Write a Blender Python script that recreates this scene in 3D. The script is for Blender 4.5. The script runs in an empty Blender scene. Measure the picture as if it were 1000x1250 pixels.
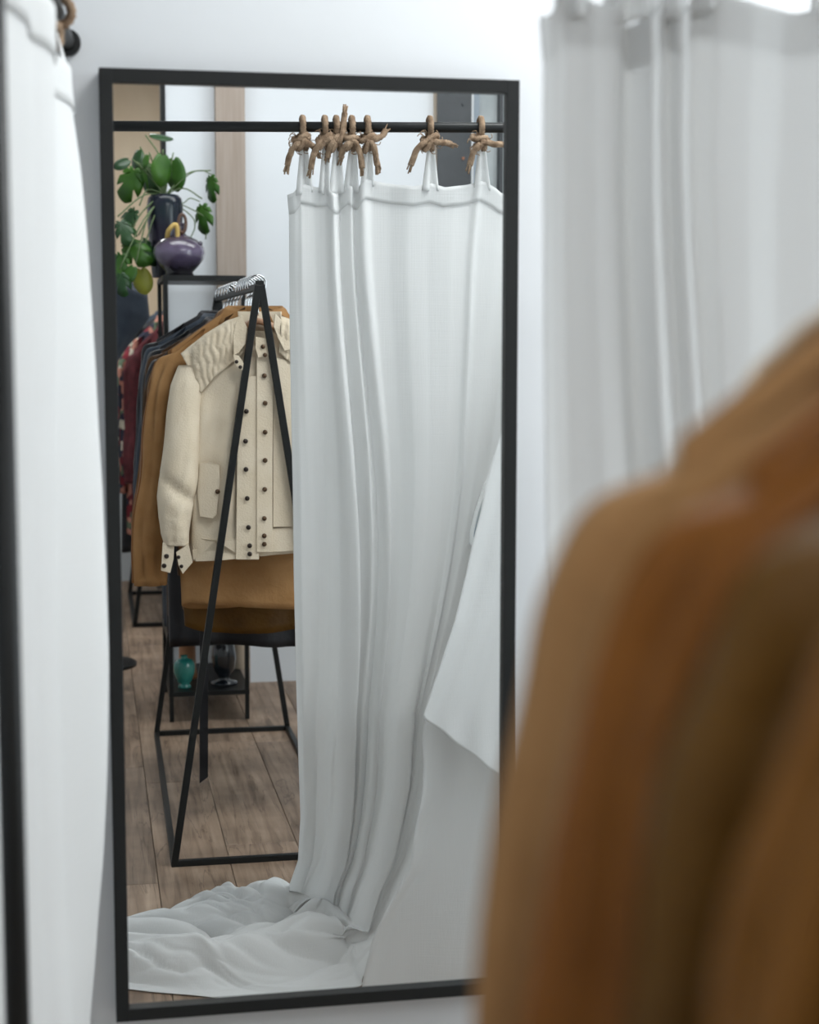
import bpy, bmesh, math, random
from mathutils import Vector, Matrix, noise

random.seed(7)
sc = bpy.context.scene
C = sc.collection
PI = math.pi

# ------------------------------------------------------------------ camera
F = 2020.2                      # focal length in pixels of the 1000 x 1250 frame
D, H = 2.6, 1.46                # camera to mirror wall, camera height
xv = Vector((10549, -207.4, F)).normalized()
dv = Vector((-16.4, 18843, F)).normalized()
yv = xv.cross(dv)
right = Vector((xv[0], yv[0], -dv[0])); down = Vector((xv[1], yv[1], -dv[1])); fwd = Vector((xv[2], yv[2], -dv[2]))
CAM = Vector((0, -D, H))
cd = bpy.data.cameras.new('camera'); cam = bpy.data.objects.new('camera', cd); C.objects.link(cam)
m = Matrix((( right.x, -down.x, -fwd.x, CAM.x), (right.y, -down.y, -fwd.y, CAM.y), (right.z, -down.z, -fwd.z, CAM.z), (0, 0, 0, 1)))
cam.matrix_world = m
cd.sensor_fit = 'VERTICAL'; cd.sensor_height = 30; cd.sensor_width = 24
cd.lens = F / 1250 * 30
cd.dof.use_dof = True; cd.dof.focus_distance = 4.0; cd.dof.aperture_fstop = 3.4
cd.dof.aperture_blades = 9
cd.clip_start = 0.05
sc.camera = cam

# ------------------------------------------------------------------ light
w = bpy.data.worlds.new('world'); sc.world = w; w.use_nodes = True
w.node_tree.nodes['Background'].inputs[0].default_value = (0.82, 0.92, 0.98, 1)
w.node_tree.nodes['Background'].inputs[1].default_value = 0.6
sc.view_settings.view_transform = 'Standard'; sc.view_settings.look = 'None'
sc.view_settings.gamma = 1; sc.view_settings.use_curve_mapping = False
sc.view_settings.exposure = 0.26
sc.cycles.use_denoising = True
sc.cycles.max_bounces = 10; sc.cycles.diffuse_bounces = 5; sc.cycles.glossy_bounces = 5
sc.cycles.sample_clamp_indirect = 6
sc.cycles.caustics_reflective = True

def area(name, loc, rot, sx, sy, power, col):
    l = bpy.data.lights.new(name, 'AREA'); l.shape = 'RECTANGLE'; l.size = sx; l.size_y = sy
    l.energy = power; l.color = col
    o = bpy.data.objects.new(name, l); o.location = loc; o.rotation_euler = rot; C.objects.link(o)
    return o
area('added_window_fill', (2.58, -1.05, 1.75), (0, math.radians(90), 0), 1.9, 1.65, 31, (0.88, 0.96, 1.0))  # added fill lamp, out of view, set in the window opening
CEIL = [(1.25, -0.60, 22), (0.30, -3.45, 7), (1.5, -3.4, 7.5), (0.1, -5.6, 24)]  # first follows the light on the mirror wall, the rest are added fill
for i, (x, y, p) in enumerate(CEIL):
    area('unseen_panel_light', (x, y, 2.93), (0, 0, 0), 1.1, 0.55, p, (0.975, 0.99, 0.99))

def ray(px, py):
    c = Vector((px - 500, py - 625, F))
    return right * c.x + down * c.y + fwd * c.z
def M(px, py, Y):               # a point standing Y in front of the mirror, seen reflected at a pixel
    d = ray(px, py); p = CAM + d * ((D + Y) / d.y)
    return Vector((p.x, -p.y, p.z))
def MF(px, py, z=0.0):          # the same for a point of known height
    d = ray(px, py); p = CAM + d * ((z - H) / d.z)
    return Vector((p.x, -p.y, p.z))
def S(px, py, Y):               # a point Y in front of the mirror wall, seen directly
    d = ray(px, py); return CAM + d * ((D - Y) / d.y)

# ------------------------------------------------------------------ materials
def mat(name, col, rough=0.7, metal=0.0, col2=None, scale=8, bump=0.0, bscale=60, trans=0.0, spec=0.5, coat=0.0,
        stretch=(1, 1, 1), rand=0.0, detail=5, glass=0.0, sheen=0.0, thin=0.0, objco=False):
    m = bpy.data.materials.new(name); m.use_nodes = True
    nt = m.node_tree; n = nt.nodes; L = nt.links
    b = n['Principled BSDF']
    b.inputs['Base Color'].default_value = (*col, 1); b.inputs['Roughness'].default_value = rough
    b.inputs['Metallic'].default_value = metal; b.inputs['Specular IOR Level'].default_value = spec
    b.inputs['Coat Weight'].default_value = coat; b.inputs['Transmission Weight'].default_value = glass
    b.inputs['Sheen Weight'].default_value = sheen
    tc = n.new('ShaderNodeTexCoord'); mp = n.new('ShaderNodeMapping'); mp.inputs['Scale'].default_value = stretch
    L.new(tc.outputs['Object' if objco else 'Generated' if False else 'Object'], mp.inputs[0])
    colsock = None
    if col2 is not None:
        t = n.new('ShaderNodeTexNoise'); t.inputs['Scale'].default_value = scale; t.inputs['Detail'].default_value = detail
        L.new(mp.outputs[0], t.inputs['Vector'])
        r = n.new('ShaderNodeValToRGB'); r.color_ramp.elements[0].position = 0.32; r.color_ramp.elements[1].position = 0.68
        r.color_ramp.elements[0].color = (*col, 1); r.color_ramp.elements[1].color = (*col2, 1)
        L.new(t.outputs[0], r.inputs[0]); colsock = r.outputs[0]
    if rand:
        oi = n.new('ShaderNodeObjectInfo'); hs = n.new('ShaderNodeHueSaturation')
        mr = n.new('ShaderNodeMapRange'); mr.inputs[3].default_value = 1 - rand; mr.inputs[4].default_value = 1 + rand
        L.new(oi.outputs['Random'], mr.inputs[0]); L.new(mr.outputs[0], hs.inputs['Value'])
        if colsock: L.new(colsock, hs.inputs['Color'])
        else: hs.inputs['Color'].default_value = (*col, 1)
        colsock = hs.outputs[0]
    if colsock: L.new(colsock, b.inputs['Base Color'])
    if bump:
        t2 = n.new('ShaderNodeTexNoise'); t2.inputs['Scale'].default_value = bscale; t2.inputs['Detail'].default_value = 4
        L.new(mp.outputs[0], t2.inputs['Vector'])
        bp = n.new('ShaderNodeBump'); bp.inputs['Strength'].default_value = bump; bp.inputs['Distance'].default_value = 0.004
        L.new(t2.outputs[0], bp.inputs['Height']); L.new(bp.outputs[0], b.inputs['Normal'])
    if thin:
        tr = n.new('ShaderNodeBsdfTranslucent'); tr.inputs[0].default_value = (*[min(1, c * 1.02) for c in col], 1)
        mx = n.new('ShaderNodeMixShader'); mx.inputs[0].default_value = thin
        L.new(b.outputs[0], mx.inputs[1]); L.new(tr.outputs[0], mx.inputs[2])
        L.new(mx.outputs[0], n['Material Output'].inputs[0])
    return m

def linen():
    m = mat('white_linen', (0.85, 0.855, 0.85), rough=0.9, spec=0.2, thin=0.36)
    nt = m.node_tree; n = nt.nodes; L = nt.links; b = n['Principled BSDF']
    tc = n['Texture Coordinate']
    adds = []
    for sx in ((900, 900, 25), (25, 25, 900)):
        mp = n.new('ShaderNodeMapping'); mp.inputs['Scale'].default_value = sx
        t = n.new('ShaderNodeTexNoise'); t.inputs['Scale'].default_value = 0.35; t.inputs['Detail'].default_value = 2
        L.new(tc.outputs['Object'], mp.inputs[0]); L.new(mp.outputs[0], t.inputs['Vector']); adds.append(t)
    a = n.new('ShaderNodeMath'); a.operation = 'ADD'
    L.new(adds[0].outputs[0], a.inputs[0]); L.new(adds[1].outputs[0], a.inputs[1])
    t = n.new('ShaderNodeTexNoise'); t.inputs['Scale'].default_value = 14; t.inputs['Detail'].default_value = 3
    L.new(tc.outputs['Object'], t.inputs['Vector'])
    ma = n.new('ShaderNodeMath'); ma.operation = 'MULTIPLY_ADD'; ma.inputs[1].default_value = 1.2
    L.new(t.outputs[0], ma.inputs[0]); L.new(a.outputs[0], ma.inputs[2])
    bp = n.new('ShaderNodeBump'); bp.inputs['Strength'].default_value = 0.17; bp.inputs['Distance'].default_value = 0.003
    L.new(ma.outputs[0], bp.inputs['Height']); L.new(bp.outputs[0], b.inputs['Normal'])
    return m

LINEN = linen()
WALL = mat('white_wall_paint', (0.72, 0.74, 0.755), rough=0.75, bump=0.12, bscale=25, col2=(0.75, 0.765, 0.78), scale=1.5)
BACKWALL = mat('shop_wall_paint', (0.72, 0.75, 0.78), rough=0.8, col2=(0.74, 0.77, 0.80), scale=1)
BLACK = mat('black_powder_coat', (0.010, 0.011, 0.011), rough=0.42, bump=0.05, bscale=300, spec=0.3)
FRAME = mat('black_mirror_frame', (0.014, 0.015, 0.015), rough=0.5, spec=0.25)
ROPE = mat('jute_rope', (0.17, 0.105, 0.062), rough=0.95, col2=(0.40, 0.285, 0.19), scale=60, bump=0.8, bscale=400)
CREAM = mat('cream_cotton', (0.68, 0.575, 0.43), rough=0.9, col2=(0.74, 0.64, 0.50), scale=12, bump=0.35, bscale=220, spec=0.2)
CREAM2 = mat('cream_cotton_quilted', (0.62, 0.52, 0.385), rough=0.9, col2=(0.70, 0.60, 0.46), scale=30, bump=0.6, bscale=120, spec=0.2)
SNAP = mat('bronze_snap', (0.10, 0.06, 0.035), rough=0.35, metal=0.7)
SNAPD = mat('dark_snap', (0.03, 0.02, 0.015), rough=0.35, metal=0.4)
def leather(name, a, b_, rough=0.5): return mat(name, a, rough=rough, col2=b_, scale=9, bump=0.35, bscale=90, spec=0.2)
TAN = leather('tan_suede', (0.29, 0.145, 0.052), (0.40, 0.22, 0.092), 0.8)
COGNAC = leather('cognac_leather', (0.15, 0.058, 0.007), (0.23, 0.095, 0.016), 0.45)
BROWN = leather('brown_leather', (0.075, 0.033, 0.004), (0.14, 0.064, 0.008), 0.5)
DKBROWN = leather('dark_brown_leather', (0.045, 0.019, 0.006), (0.075, 0.034, 0.010), 0.5)
RUSSET = leather('russet_leather', (0.16, 0.052, 0.006), (0.25, 0.092, 0.014), 0.45)
BLACKL = leather('black_leather', (0.012, 0.012, 0.014), (0.025, 0.025, 0.028), 0.4)
NAVY = mat('navy_cloth', (0.018, 0.028, 0.045), rough=0.7, col2=(0.03, 0.042, 0.06), scale=20, bump=0.3)
HANGW = mat('hanger_wood', (0.42, 0.22, 0.12), rough=0.5, col2=(0.52, 0.30, 0.17), scale=6, stretch=(1, 8, 8))
CHROME = mat('chrome_wire', (0.75, 0.76, 0.78), rough=0.15, metal=1.0)
TEAL = mat('teal_glaze', (0.02, 0.20, 0.17), rough=0.15, col2=(0.06, 0.32, 0.27), scale=14, coat=0.6)
ORANGEC = mat('ochre_clay', (0.38, 0.17, 0.07), rough=0.5, col2=(0.46, 0.23, 0.11), scale=12)
DKGLASS = mat('dark_glaze', (0.012, 0.016, 0.022), rough=0.08, coat=0.8)
INDIGO = mat('indigo_glaze', (0.006, 0.014, 0.02), rough=0.2, col2=(0.02, 0.01, 0.03), scale=6, coat=0.15, spec=.3)
GOLD = mat('gold_cloth', (0.55, 0.38, 0.12), rough=0.5, metal=0.3)
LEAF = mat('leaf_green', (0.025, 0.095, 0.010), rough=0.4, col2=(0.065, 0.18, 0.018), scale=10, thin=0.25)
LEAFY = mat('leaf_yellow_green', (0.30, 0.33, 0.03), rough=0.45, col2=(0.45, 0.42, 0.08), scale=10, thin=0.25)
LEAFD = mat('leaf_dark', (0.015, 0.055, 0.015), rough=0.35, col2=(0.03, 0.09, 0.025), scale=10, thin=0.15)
STEM = mat('plant_stem', (0.10, 0.15, 0.06), rough=0.6)
STEEL = mat('charcoal_steel', (0.045, 0.05, 0.055), rough=0.55, col2=(0.065, 0.07, 0.075), scale=7, bump=0.3, bscale=30)
CONCRETE = mat('grey_concrete', (0.42, 0.46, 0.47), rough=0.85, col2=(0.52, 0.56, 0.57), scale=9, bump=0.3, bscale=50)
BEIGE = mat('beige_trim_paint', (0.50, 0.42, 0.34), rough=0.7)
POSTW = mat('pale_wood_post', (0.32, 0.26, 0.215), rough=0.75, col2=(0.40, 0.335, 0.285), scale=7, stretch=(8, 8, 0.35), bump=0.15)
PLY = mat('raw_plywood', (0.58, 0.44, 0.30), rough=0.8, col2=(0.68, 0.55, 0.40), scale=3, stretch=(1, 1, 0.5), bump=0.2)
GREYW = mat('grey_painted_board', (0.40, 0.42, 0.43), rough=0.8)
CEILM = mat('ceiling_paint', (0.80, 0.81, 0.82), rough=0.9)
LAMPW = mat('lamp_housing', (0.7, 0.7, 0.7), rough=0.5)

def purple():
    m = mat('purple_glaze', (0.16, 0.11, 0.19), rough=0.22, coat=0.5)
    n = m.node_tree.nodes; L = m.node_tree.links
    tc = n['Texture Coordinate']; sp = n.new('ShaderNodeSeparateXYZ'); L.new(tc.outputs['Object'], sp.inputs[0])
    nz = n.new('ShaderNodeTexNoise'); nz.inputs['Scale'].default_value = 30; L.new(tc.outputs['Object'], nz.inputs['Vector'])
    a = n.new('ShaderNodeMath'); a.operation = 'MULTIPLY_ADD'; a.inputs[1].default_value = 0.03
    L.new(nz.outputs[0], a.inputs[0]); L.new(sp.outputs[2], a.inputs[2])
    r = n.new('ShaderNodeValToRGB'); e = r.color_ramp.elements
    e[0].position = 0.04; e[0].color = (0.01, 0.008, 0.012, 1); e[1].position = 0.075; e[1].color = (0.085, 0.065, 0.115, 1)
    x = e.new(0.11); x.color = (0.13, 0.10, 0.165, 1); x = e.new(0.14); x.color = (0.05, 0.035, 0.06, 1)
    L.new(a.outputs[0], r.inputs[0]); L.new(r.outputs[0], n['Principled BSDF'].inputs['Base Color'])
    return m
PURPLE = purple()

def plankmat():
    m = bpy.data.materials.new('worn_oak_plank'); m.use_nodes = True
    n = m.node_tree.nodes; L = m.node_tree.links; b = n['Principled BSDF']
    tc = n.new('ShaderNodeTexCoord'); oi = n.new('ShaderNodeObjectInfo')
    ad = n.new('ShaderNodeVectorMath'); ad.operation = 'MULTIPLY_ADD'
    cb = n.new('ShaderNodeCombineXYZ')
    mu = n.new('ShaderNodeMath'); mu.operation = 'MULTIPLY'; mu.inputs[1].default_value = 40
    L.new(oi.outputs['Random'], mu.inputs[0])
    for k in range(3): L.new(mu.outputs[0], cb.inputs[k])
    ad.inputs[1].default_value = (1, 1, 1); L.new(tc.outputs['Object'], ad.inputs[0]); L.new(cb.outputs[0], ad.inputs[2])
    mp = n.new('ShaderNodeMapping'); mp.inputs['Scale'].default_value = (26, 1.6, 26); L.new(ad.outputs[0], mp.inputs[0])
    g = n.new('ShaderNodeTexNoise'); g.inputs['Scale'].default_value = 1.6; g.inputs['Detail'].default_value = 8; g.inputs['Distortion'].default_value = 0.6
    L.new(mp.outputs[0], g.inputs['Vector'])
    r = n.new('ShaderNodeValToRGB'); e = r.color_ramp.elements
    e[0].position = 0.25; e[0].color = (0.13, 0.085, 0.055, 1); e[1].position = 0.72; e[1].color = (0.37, 0.275, 0.205, 1)
    x = e.new(0.48); x.color = (0.27, 0.19, 0.135, 1)
    L.new(g.outputs[0], r.inputs[0])
    bl = n.new('ShaderNodeTexNoise'); bl.inputs['Scale'].default_value = 5.5; bl.inputs['Detail'].default_value = 5
    L.new(ad.outputs[0], bl.inputs['Vector'])
    r2 = n.new('ShaderNodeValToRGB'); r2.color_ramp.elements[0].position = 0.3; r2.color_ramp.elements[0].color = (0.62, 0.6, 0.58, 1)
    r2.color_ramp.elements[1].position = 0.65; r2.color_ramp.elements[1].color = (1.12, 1.1, 1.06, 1)
    L.new(bl.outputs[0], r2.inputs[0])
    mx = n.new('ShaderNodeMix'); mx.data_type = 'RGBA'; mx.blend_type = 'MULTIPLY'; mx.inputs[0].default_value = 1
    L.new(r.outputs[0], mx.inputs[6]); L.new(r2.outputs[0], mx.inputs[7])
    # dark cracks along the grain
    mp2 = n.new('ShaderNodeMapping'); mp2.inputs['Scale'].default_value = (14, 0.9, 14); L.new(ad.outputs[0], mp2.inputs[0])
    vz = n.new('ShaderNodeTexNoise'); vz.inputs['Scale'].default_value = 1.0; vz.inputs['Detail'].default_value = 6; vz.inputs['Distortion'].default_value = 1.4
    L.new(mp2.outputs[0], vz.inputs['Vector'])
    r3 = n.new('ShaderNodeValToRGB'); ee = r3.color_ramp.elements
    ee[0].position = 0.488; ee[0].color = (1, 1, 1, 1); ee[1].position = 0.512; ee[1].color = (1, 1, 1, 1)
    x = ee.new(0.50); x.color = (0.42, 0.38, 0.35, 1)
    L.new(vz.outputs[0], r3.inputs[0])
    mx2 = n.new('ShaderNodeMix'); mx2.data_type = 'RGBA'; mx2.blend_type = 'MULTIPLY'; mx2.inputs[0].default_value = 0.8
    L.new(mx.outputs[2], mx2.inputs[6]); L.new(r3.outputs[0], mx2.inputs[7])
    hs = n.new('ShaderNodeHueSaturation'); mr = n.new('ShaderNodeMapRange'); mr.inputs[3].default_value = 0.82; mr.inputs[4].default_value = 1.22
    L.new(oi.outputs['Random'], mr.inputs[0]); L.new(mr.outputs[0], hs.inputs['Value']); L.new(mx2.outputs[2], hs.inputs['Color'])
    L.new(hs.outputs[0], b.inputs['Base Color']); b.inputs['Roughness'].default_value = 0.5
    bp = n.new('ShaderNodeBump'); bp.inputs['Strength'].default_value = 0.25; bp.inputs['Distance'].default_value = 0.003
    L.new(g.outputs[0], bp.inputs['Height']); L.new(bp.outputs[0], b.inputs['Normal'])
    return m
PLANK = plankmat()

def plaid():
    m = bpy.data.materials.new('plaid_flannel'); m.use_nodes = True
    n = m.node_tree.nodes; L = m.node_tree.links; b = n['Principled BSDF']; b.inputs['Roughness'].default_value = 0.95
    tc = n.new('ShaderNodeTexCoord')
    v = n.new('ShaderNodeTexVoronoi'); v.distance = 'CHEBYCHEV'; v.inputs['Scale'].default_value = 26; L.new(tc.outputs['Object'], v.inputs['Vector'])
    r = n.new('ShaderNodeValToRGB'); r.color_ramp.interpolation = 'CONSTANT'; e = r.color_ramp.elements
    e[0].position = 0; e[0].color = (0.16, 0.02, 0.03, 1); e[1].position = 0.15; e[1].color = (0.03, 0.03, 0.05, 1)
    for p, c in ((0.42, (0.50, 0.22, 0.16, 1)), (0.6, (0.55, 0.50, 0.40, 1)), (0.72, (0.12, 0.16, 0.10, 1)), (0.85, (0.20, 0.02, 0.03, 1))):
        x = e.new(p); x.color = c
    sp = n.new('ShaderNodeSeparateColor'); L.new(v.outputs['Color'], sp.inputs[0]); L.new(sp.outputs[0], r.inputs[0])
    L.new(r.outputs[0], b.inputs['Base Color'])
    return m
PLAID = plaid()
MAROON = mat('maroon_knit', (0.05, 0.006, 0.010), rough=0.9, col2=(0.10, 0.014, 0.018), scale=30)

MIRROR = bpy.data.materials.new('mirror_silvering'); MIRROR.use_nodes = True
_b = MIRROR.node_tree.nodes['Principled BSDF']; _b.inputs['Metallic'].default_value = 1; _b.inputs['Roughness'].default_value = 0.0
_b.inputs['Base Color'].default_value = (0.93, 0.945, 0.94, 1)
def glassmat():
    m = bpy.data.materials.new('window_glass'); m.use_nodes = True
    n = m.node_tree.nodes; L = m.node_tree.links
    g = n.new('ShaderNodeBsdfGlossy'); g.inputs['Roughness'].default_value = 0.02
    t = n.new('ShaderNodeBsdfTransparent'); x = n.new('ShaderNodeMixShader'); x.inputs[0].default_value = 0.08
    L.new(t.outputs[0], x.inputs[1]); L.new(g.outputs[0], x.inputs[2]); L.new(x.outputs[0], n['Material Output'].inputs[0])
    return m
GLASS = glassmat()
def emitmat():
    m = bpy.data.materials.new('lit_diffuser'); m.use_nodes = True
    b = m.node_tree.nodes['Principled BSDF']; b.inputs['Emission Color'].default_value = (0.95, 0.97, 1, 1); b.inputs['Emission Strength'].default_value = 2.0
    return m
LIT = emitmat()

# ------------------------------------------------------------------ helpers
def tag(o, label=None, cat=None, group=None, kind=None):
    if label: o['label'] = label
    if cat: o['category'] = cat
    if group: o['group'] = group
    if kind: o['kind'] = kind
    return o
def empty(name, loc, label, cat, group=None):
    o = bpy.data.objects.new(name, None); o.empty_display_size = 0.05; C.objects.link(o); o.location = loc
    return tag(o, label, cat, group)
def mesh_obj(name, verts, faces, material, parent=None, smooth=True, solid=0.0, origin=None, subsurf=0, offset=0.0):
    """verts are in world space; they are stored relative to the object's origin"""
    base = Vector(origin) if origin is not None else (parent_world(parent) if parent else Vector((0, 0, 0)))
    me = bpy.data.meshes.new(name); me.from_pydata([tuple(Vector(v) - base) for v in verts], [], faces); me.update()
    if smooth: me.polygons.foreach_set('use_smooth', [True] * len(me.polygons))
    me.materials.append(material)
    o = bpy.data.objects.new(name, me); C.objects.link(o)
    if parent:
        o.parent = parent; o.location = base - parent_world(parent)
    else: o.location = base
    if subsurf:
        s = o.modifiers.new('sub', 'SUBSURF'); s.levels = subsurf; s.render_levels = subsurf
    if solid:
        s = o.modifiers.new('solid', 'SOLIDIFY'); s.thickness = solid; s.offset = offset
    return o
def parent_world(p):
    v = Vector((0, 0, 0))
    while p: v += p.location; p = p.parent
    return v
def box_vf(x0, x1, y0, y1, z0, z1):
    v = [(x, y, z) for x in (x0, x1) for y in (y0, y1) for z in (z0, z1)]
    f = [(0, 1, 3, 2), (4, 6, 7, 5), (0, 4, 5, 1), (2, 3, 7, 6), (0, 2, 6, 4), (1, 5, 7, 3)]
    return v, f
def bevel(o, wd, seg=2):
    b = o.modifiers.new('bevel', 'BEVEL'); b.width = wd; b.segments = seg; b.limit_method = 'ANGLE'; return o
def box(name, x0, x1, y0, y1, z0, z1, material, parent=None, bev=0.0):
    v, f = box_vf(min(x0, x1), max(x0, x1), min(y0, y1), max(y0, y1), min(z0, z1), max(z0, z1))
    org = ((x0 + x1) / 2, (y0 + y1) / 2, min(z0, z1))
    o = mesh_obj(name, v, f, material, parent, smooth=False, origin=org)
    if bev: bevel(o, bev)
    return o
def bar(name, a, b, wx, wy, material, parent=None, up=None, bev=0.0015):
    """square bar from a to b"""
    a, b = Vector(a), Vector(b); d = (b - a).normalized()
    u = Vector(up) if up else (Vector((0, 1, 0)) if abs(d.y) < 0.9 else Vector((0, 0, 1)))
    s = d.cross(u).normalized(); u = s.cross(d).normalized()
    vs = []
    for p in (a, b):
        for i, j in ((-1, -1), (1, -1), (1, 1), (-1, 1)): vs.append(p + s * i * wx / 2 + u * j * wy / 2)
    f = [(0, 1, 2, 3), (7, 6, 5, 4), (0, 4, 5, 1), (1, 5, 6, 2), (2, 6, 7, 3), (3, 7, 4, 0)]
    o = mesh_obj(name, vs, f, material, parent, smooth=False)
    if bev: bevel(o, bev)
    return o
def catmull(pts, n):
    pts = [Vector(p) for p in pts]; out = []
    P = [pts[0] * 2 - pts[1]] + pts + [pts[-1] * 2 - pts[-2]]
    for i in range(1, len(P) - 2):
        for k in range(n):
            t = k / n; a, b, c, d = P[i - 1:i + 3]
            out.append(0.5 * ((2 * b) + (c - a) * t + (2 * a - 5 * b + 4 * c - d) * t * t + (3 * b - a - 3 * c + d) * t ** 3))
    out.append(pts[-1]); return out
def tube_vf(path, r, n=10, strands=0, twist=0.0, ry=None):
    vs, fs = [], []; N = len(path); up = Vector((0.13, 0.21, 0.97)).normalized(); s_len = 0
    prev = None
    for i, p in enumerate(path):
        d = (path[min(i + 1, N - 1)] - path[max(i - 1, 0)])
        d = d.normalized() if d.length > 1e-9 else Vector((0, 0, 1))
        if prev is None:
            a = up.cross(d)
            if a.length < 1e-3: a = Vector((1, 0, 0)).cross(d)
            a.normalize()
        else: a = (prev - d * prev.dot(d)).normalized()
        prev = a; b = d.cross(a)
        if i: s_len += (p - path[i - 1]).length
        rr = r(i / (N - 1)) if callable(r) else r
        for k in range(n):
            t = 2 * PI * k / n
            q = rr * (1 + (0.2 * math.cos(strands * (t - twist * s_len)) if strands else 0))
            vs.append(p + a * math.cos(t) * q + b * math.sin(t) * q * (ry if ry else 1))
    for i in range(N - 1):
        for k in range(n):
            k2 = (k + 1) % n; fs.append((i * n + k, i * n + k2, (i + 1) * n + k2, (i + 1) * n + k))
    fs.append(tuple(range(n))[::-1]); fs.append(tuple((N - 1) * n + k for k in range(n)))
    return vs, fs
def tube(name, pts, r, material, parent=None, n=10, sm=0, **k):
    path = catmull(pts, sm) if sm else [Vector(p) for p in pts]
    v, f = tube_vf(path, r, n, **k); return mesh_obj(name, v, f, material, parent)
def lathe(name, c, prof, material, parent=None, n=32, sq=1.0):
    c = Vector(c); vs, fs = [], []
    for r, z in prof:
        for k in range(n): vs.append(c + Vector((r * math.cos(2 * PI * k / n), sq * r * math.sin(2 * PI * k / n), z)))
    for i in range(len(prof) - 1):
        for k in range(n):
            k2 = (k + 1) % n; fs.append((i * n + k, i * n + k2, (i + 1) * n + k2, (i + 1) * n + k))
    fs.append(tuple(range(n))[::-1])
    if prof[-1][0] < 0.02: fs.append(tuple((len(prof) - 1) * n + k for k in range(n)))
    return mesh_obj(name, vs, fs, material, parent)
def slab(name, pts, thick, material, parent=None, bev=0.0015, curve=0.0, flip=1):
    """a closed outline of world points, thickened towards +y (the mirror)"""
    n = len(pts); vs = [Vector(p) for p in pts] + [Vector(p) + Vector((0, thick, 0)) for p in pts]
    f = [tuple(range(n)), tuple(range(2 * n - 1, n - 1, -1))] + [(i, n + i, n + (i + 1) % n, (i + 1) % n) for i in range(n)]
    o = mesh_obj(name, vs, f, material, parent, smooth=False)
    if bev: bevel(o, bev, 3)
    return o
def interp(keys, v):
    if v <= keys[0][0]: return keys[0][1]
    for (a, p), (b, q) in zip(keys, keys[1:]):
        if v <= b:
            t = (v - a) / (b - a); return p + (q - p) * t
    return keys[-1][1]
def grid_obj(name, fn, nu, nv, material, parent=None, solid=0.0015, **k):
    vs = [fn(i / (nu - 1), j / (nv - 1)) for j in range(nv) for i in range(nu)]
    fs = [(j * nu + i, j * nu + i + 1, (j + 1) * nu + i + 1, (j + 1) * nu + i) for j in range(nv - 1) for i in range(nu - 1)]
    return mesh_obj(name, vs, fs, material, parent, solid=solid, **k)
def sstep(a, b, x):
    t = max(0, min(1, (x - a) / (b - a))); return t * t * (3 - 2 * t)

# ------------------------------------------------------------------ the room
YB, YF = -4.27, -7.3           # back wall, far wall
XL, XR, ZC = -1.2, 2.6, 2.98
tag(box('wall_front', XL - .1, XR + .1, 0.04, 0.14, 0, ZC, WALL), kind='structure')
tag(box('wall_left', XL - .12, XL, YF, 0.04, 0, ZC, BACKWALL), kind='structure')
tag(box('ceiling', XL - .12, XR + .12, YF, 0.14, ZC, ZC + .1, CEILM), kind='structure')
fl = tag(box('floor', XL - .1, XR + .1, YF - .1, 0.14, -0.06, -0.013, mat('floor_screed', (0.05, 0.04, 0.03), rough=0.9)), kind='structure')
# right wall, with an unseen window added to carry the fill light
wr = bpy.data.meshes.new('wall_right')
vs, fs = [], []
for b in ((XR, XR + .12, -0.2, 0.04, 0, ZC), (XR, XR + .12, YF, -2.3, 0, ZC), (XR, XR + .12, -2.3, -0.2, 0, 0.8), (XR, XR + .12, -2.3, -0.2, 2.7, ZC)):
    v, f = box_vf(*b); fs += [tuple(i + len(vs) for i in q) for q in f]; vs += v
tag(mesh_obj('wall_right', vs, fs, BACKWALL, smooth=False), kind='structure')
wn = tag(box('added_window_1', XR + .03, XR + .05, -2.3, -0.2, 0.8, 2.7, GLASS), kind='structure')
for a in ((-2.3, -2.25), (-1.28, -1.22), (-0.25, -0.2)): box('added_window_frame', XR + .01, XR + .08, a[0], a[1], 0.8, 2.7, BLACK, wn)
for a in ((0.8, 0.86), (2.64, 2.7)): box('added_window_frame', XR + .01, XR + .08, -2.3, -0.2, a[0], a[1], BLACK, wn)

# floor planks, running away from the mirror
PW, PL = 0.2035, 1.22
x0 = M(263, 985, 1.0).x
x0 = MF(263, 985).x - 8 * PW
vv, ff = box_vf(-PW / 2 + .0008, PW / 2 - .0008, -PL / 2 + .0008, PL / 2 - .0008, -0.013, 0.0)
pm = bpy.data.meshes.new('plank'); pm.from_pydata(vv, [], ff); pm.materials.append(PLANK)
bmx = bmesh.new(); bmx.from_mesh(pm)
bmesh.ops.bevel(bmx, geom=[e for e in bmx.edges if all(v.co.z > -0.001 for v in e.verts)], offset=0.0018, segments=1, affect='EDGES')
bmx.to_mesh(pm); bmx.free()
rp = random.Random(3)
for i in range(1, 20):
    cx = x0 + (i - .5) * PW
    if cx > XR or cx < XL: continue
    off = rp.random() * PL
    y = 0.1 - off
    while y > YF - .2:
        if y - PL / 2 < 0.1 and y + PL/2 < .8:
            o = bpy.data.objects.new('plank', pm); C.objects.link(o); o.parent = fl
            o.location = Vector((cx, y, 0)) - fl.location
        y -= PL

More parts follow.
